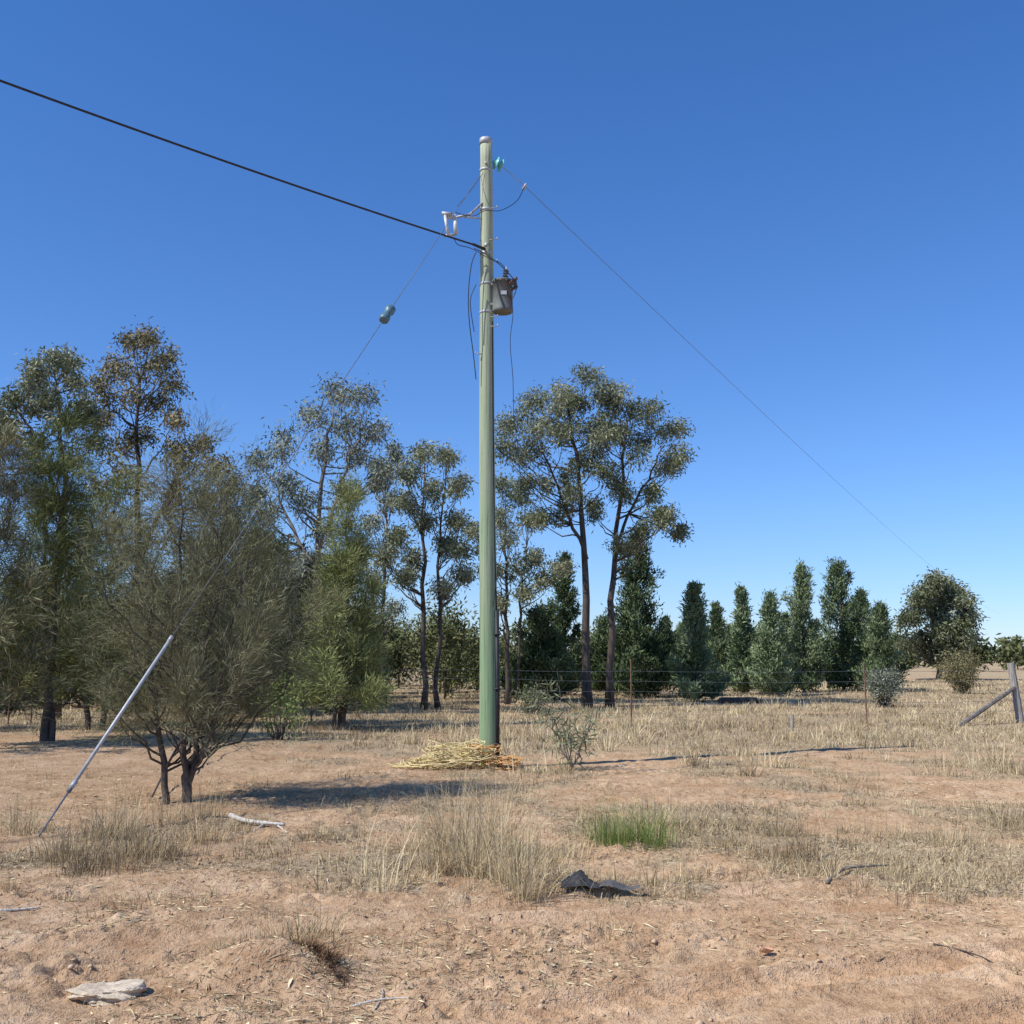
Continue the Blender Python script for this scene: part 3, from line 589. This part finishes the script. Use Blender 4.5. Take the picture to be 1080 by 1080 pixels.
# ---- overhead lines
mb=MB(); s0=clampP; far=s0+np.array([.492,1,0])*150; far[2]=s0[2]-1.2
t=np.linspace(0,1,60)[:,None]; q=s0*(1-t)+far*t; q[:,2]-= (4*t*(1-t))[:,0]*1.1; tube(mb,q,.0052,5,0,cap=False); mb.build('overhead_power_line',[M_wire],s0)
mb=MB(); s1=at(266)+[-.02,-.17,0]; nearp=P(0,85,PD-5.2); dirn=nearp-s1; t=np.linspace(0,2.6,60)[:,None]; q=s1+dirn*t; 
q[:,2]-=(t*(1-t))[:,0]*.16; tube(mb,q,.0145,7,0,cap=False)
tube(mb,[s1-[0,-.05,0],s1+dirn*.035],.022,8,0); mb.build('service_cable',[M_black],s1,smooth=[0])
# ---- rope heap
mb=MB()
for k in range(84):
    m=1 if k>60 else 0; cxr=pb[0]+(R.uniform(-1.1,-.1) if m==0 else R.uniform(-.15,.36)); cyr=pb[1]+R.uniform(-.45,.25) if m==0 else pb[1]+R.uniform(-.38,.1); rr=R.uniform(.08,.28) if m==0 else .12
    hp=.40*math.exp(-((cxr-pb[0]+.28)/.5)**2)
    tt=np.linspace(0,2*math.pi*R.uniform(1.,2.2),40); z0=.02+hp*R.random()
    rad=rr*(1+.2*np.sin(tt*2.3+k)+.1*np.sin(tt*5.1)); tilt=R.uniform(-.7,.7)
    q=np.stack([cxr+rad*np.cos(tt)*1.25,cyr+rad*np.sin(tt)*.8,z0+HH(cxr+0*tt,cyr+0*tt)+.02+tilt*rad*np.sin(tt+k)*.7+.012*np.sin(5*tt)],-1); q[:,2]=np.maximum(q[:,2],HH(q[:,0],q[:,1])+.008)
    tube(mb,q,.007,5,m,cap=False)
mb.build('rope_coils',[M_rope,M_orope],pb,smooth=[0,1])
# ---------------------------------------------------------------- fence
fy=26.5; fe=empty('wire_fence',(0,fy,0)); mbp=MB(); mbw=MB()
xs=[P(u,700,fy)[0] for u in (-420,-260,-120,12,36,130,235,330,508,665,912)]
endp=np.array([P(1071,700,fy+1)[0],fy+1,0.])
for x in xs:
    z=H1(x,fy); hh=R.uniform(1.45,1.65); tube(mbp,[(x,fy,z-.1),(x+R.normal()*.03,fy,z+hh)],.019,4,0)
for wz in (.3,.55,.8,1.05,1.3):
    pts=[]
    for x in xs: pts.append([x,fy-.025,H1(x,fy)+wz+R.normal()*.015])
    pts.append([endp[0],endp[1],H1(endp[0],endp[1])+wz]); pts=np.array(pts)
    q=[]
    for a,b_ in zip(pts[:-1],pts[1:]):
        for s in np.linspace(0,1,6)[:-1]: q.append(a*(1-s)+b_*s-[0,0,.03*4*s*(1-s)])
    q.append(pts[-1]); tube(mbw,q,.0028,4,0,cap=False)
for mb_,nm_,mm_ in ((mbp,'steel_posts',M_rust),(mbw,'fence_wires',M_wire)): mb_.build(nm_,[mm_],(0,fy,0),fe)
mb=MB(); ez=H1(endp[0],endp[1]); a=endp+[.06,0,ez-.2]; b_=endp+[-.12,0,ez+1.45]; q=np.array([a+(b_-a)*t for t in np.linspace(0,1,8)]); tube(mb,q,[.105,.10,.097,.1,.095,.096,.09,.085],10,0)
a=np.array([P(1006,700,fy)[0],fy,H1(P(1006,700,fy)[0],fy)-.02]); b_=endp+[-.08,-.05,ez+.85]; q=np.array([a+(b_-a)*t for t in np.linspace(0,1,6)]); tube(mb,q,[.06,.058,.062,.055,.058,.05],8,1)
mb.build('timber_end_post_and_strut',[M_post,M_bark2],(0,fy,0),fe)
g_=G(835,768); mb=MB(); tube(mb,[g_-[0,0,.05],g_+[.02,0,.35]],[.04,.035],7,0); mb.build('timber_stump',[M_post],g_)
# ---------------------------------------------------------------- small ground objects
def blob(name,c,size,m,seed,sub=4,amp=.35,flat=-.5):
    import bmesh
    bm=bmesh.new(); bmesh.ops.create_icosphere(bm,subdivisions=sub,radius=1); v=np.array([x.co[:] for x in bm.verts]); f=np.array([[q.index for q in g_.verts] for g_ in bm.faces]); bm.free()
    n=fbm(v[:,0]*1.3+seed,v[:,1]*1.3+v[:,2]*1.7+seed*.7,4)-.5; n2=np.floor(fbm(v[:,0]*.8+seed*2,v[:,2]*2+v[:,1],2)*5)/5
    v=v*(1+amp*n+amp*.5*(n2-.5))[:,None]; v[:,2]=np.clip(v[:,2],flat,.55+.25*(n*2)); v=v*np.array(size)+np.array(c)
    mb=MB(); mb.add(v,f,0); return mb.build(name,[m],c)
g_=G(114,1046); blob('flat_rock',g_+[0,0,.025],(.17,.13,.06),M_rock,6.1,5,.7)
# rubber scrap
g_=G(618,945); mb=MB(); nu,nv=40,24; uu,vv=np.meshgrid(np.linspace(-1,1,nu),np.linspace(-1,1,nv)); uu=uu.ravel();vv=vv.ravel()
edge=1-.25*fbm(uu*2+9,vv*2,2); xx=uu*.17*edge; yy=vv*.11*edge; zz=.085*np.exp(-((uu+.2)/.6)**2-(vv/.8)**2)+.06*(fbm(uu*2.5+4,vv*2.5,3)-.5)+.02
zz=np.maximum(zz,.006); i=np.arange(nv-1)[:,None]*nu; j=np.arange(nu-1)[None,:]
mb.add(np.stack([g_[0]+xx-.02,g_[1]+yy,g_[2]+zz],-1),np.stack([i+j,i+j+1,i+nu+j+1,i+nu+j],-1).reshape(-1,4),0)
uu2=np.linspace(0,1,14); q=np.stack([g_[0]+.10+uu2*.26,g_[1]-.02-.03*uu2,g_[2]+.035-.02*uu2+.012*np.sin(uu2*7)],-1)
S=np.array([.02,.06,.01]); v=np.stack([q-S*(1-.5*uu2[:,None]),q+S*(1-.5*uu2[:,None])],1).reshape(-1,3); mb.add(v,[[2*k,2*k+1,2*k+3,2*k+2] for k in range(13)],1)
mb.build('rubber_scrap',[surf('dusty_black_rubber',(.02,.02,.022),(.06,.06,.06),(12,12,12),.75,0,0),surf('grey_rubber',(.07,.068,.065),(.14,.13,.12),(20,20,20),.8,0,0)],g_,smooth=[0,1])
def stick(name,pts,r,m,n=8):
    pts=[G(u,v)+[0,0,r*.8+dz] for (u,v,dz) in pts]; q=spl(pts,18); mb=MB(); tube(mb,q,np.linspace(r,r*.45,18)*R.uniform(.85,1.15,18),n,0); return mb.build(name,[m],pts[0],smooth=[0])
stick('fallen_branch',[(872,930,0),(890,920,.03),(912,917,.03),(937,912,.02)],.014,M_bark2)
stick('fallen_branch',[(243,866,.01),(262,872,.02),(300,875,.02)],.028,M_pale)
stick('fallen_branch',[(268,878,.0),(285,872,.02),(303,880,.0)],.014,M_pale)
stick('fallen_branch',[(-15,962,0),(15,959,.0),(42,956,.0)],.012,M_pale)
stick('fallen_branch',[(372,1058,0),(400,1056,.01),(432,1058,0)],.006,M_pale)
stick('fallen_branch',[(395,1062,0),(402,1054,.015),(404,1044,.0)],.004,M_pale)
stick('fallen_branch',[(160,845,.02),(200,800,.55),(228,790,.5),(262,770,.6)],.012,M_bark)
stick('fallen_branch',[(985,1005,0.01),(1030,1006,.02),(1052,1016,0.01)],.006,M_bark)
g_=G(808,1005); mb=MB(); uu=np.linspace(-1,1,9)
for s in (-1,1):
    v=[]; 
    for t in uu: v+= [g_+[t*.04,0,.02+.012*t*t],g_+[t*.04+.005,s*.032*(1-t*t),.05-.01*t]]
    mb.add(v,[[2*k,2*k+1,2*k+3,2*k+2] for k in range(8)],0)
mb.build('dead_leaf',[surf('orange_dead_leaf',(.50,.27,.15),(.65,.40,.24),(60,60,60),.7,0,0)],g_)
for (u,v,w_,h_) in [(688,727,.9,.35),(560,742,.5,.25),(745,732,.4,.2)]:
    g_=G(u,v); blob('soil_heap',g_,(w_,w_*.7,h_),M_soil,u*.1)
g_=G(779,741); blob('charred_log_heap',g_+[0,0,.05],(.75,.35,.28),M_bark,8.8)
# ---------------------------------------------------------------- light and sky
el=math.radians(48); azs=math.radians(28)
tosun=Vector((-math.cos(el)*math.cos(azs),-math.cos(el)*math.sin(azs),math.sin(el)))
sl=bpy.data.lights.new('sun','SUN'); sl.energy=5.0; sl.angle=math.radians(.5); sl.color=(1,.96,.895); so=bpy.data.objects.new('sun',sl); sc.collection.objects.link(so)
so.rotation_euler=tosun.to_track_quat('Z','Y').to_euler()
w=bpy.data.worlds.new("World"); sc.world=w; w.use_nodes=True; nt=w.node_tree; bg=nt.nodes['Background']
sky=nt.nodes.new('ShaderNodeTexSky'); sky.sky_type='NISHITA'; sky.sun_disc=False; sky.sun_elevation=el
sky.sun_rotation=math.atan2(tosun.x,tosun.y)%(2*math.pi); sky.air_density=1.0; sky.dust_density=.0; sky.ozone_density=4.; sky.altitude=300
tc=nt.nodes.new('ShaderNodeTexCoord'); sx=nt.nodes.new('ShaderNodeSeparateXYZ'); nt.links.new(tc.outputs['Generated'],sx.inputs[0])
rp=ramp(nt,[(0,(.58,.70,1.0)),(.14,(.56,.76,1.08)),(.5,(.42,.76,1.15))]); nt.links.new(sx.outputs[2],rp.inputs[0])
nt.links.new(mixc(nt,sky.outputs[0],rp.outputs[0],1.,'MULTIPLY'),bg.inputs[0]); bg.inputs[1].default_value=.145
sc.view_settings.view_transform='Standard'; sc.view_settings.look='None'; sc.view_settings.exposure=0
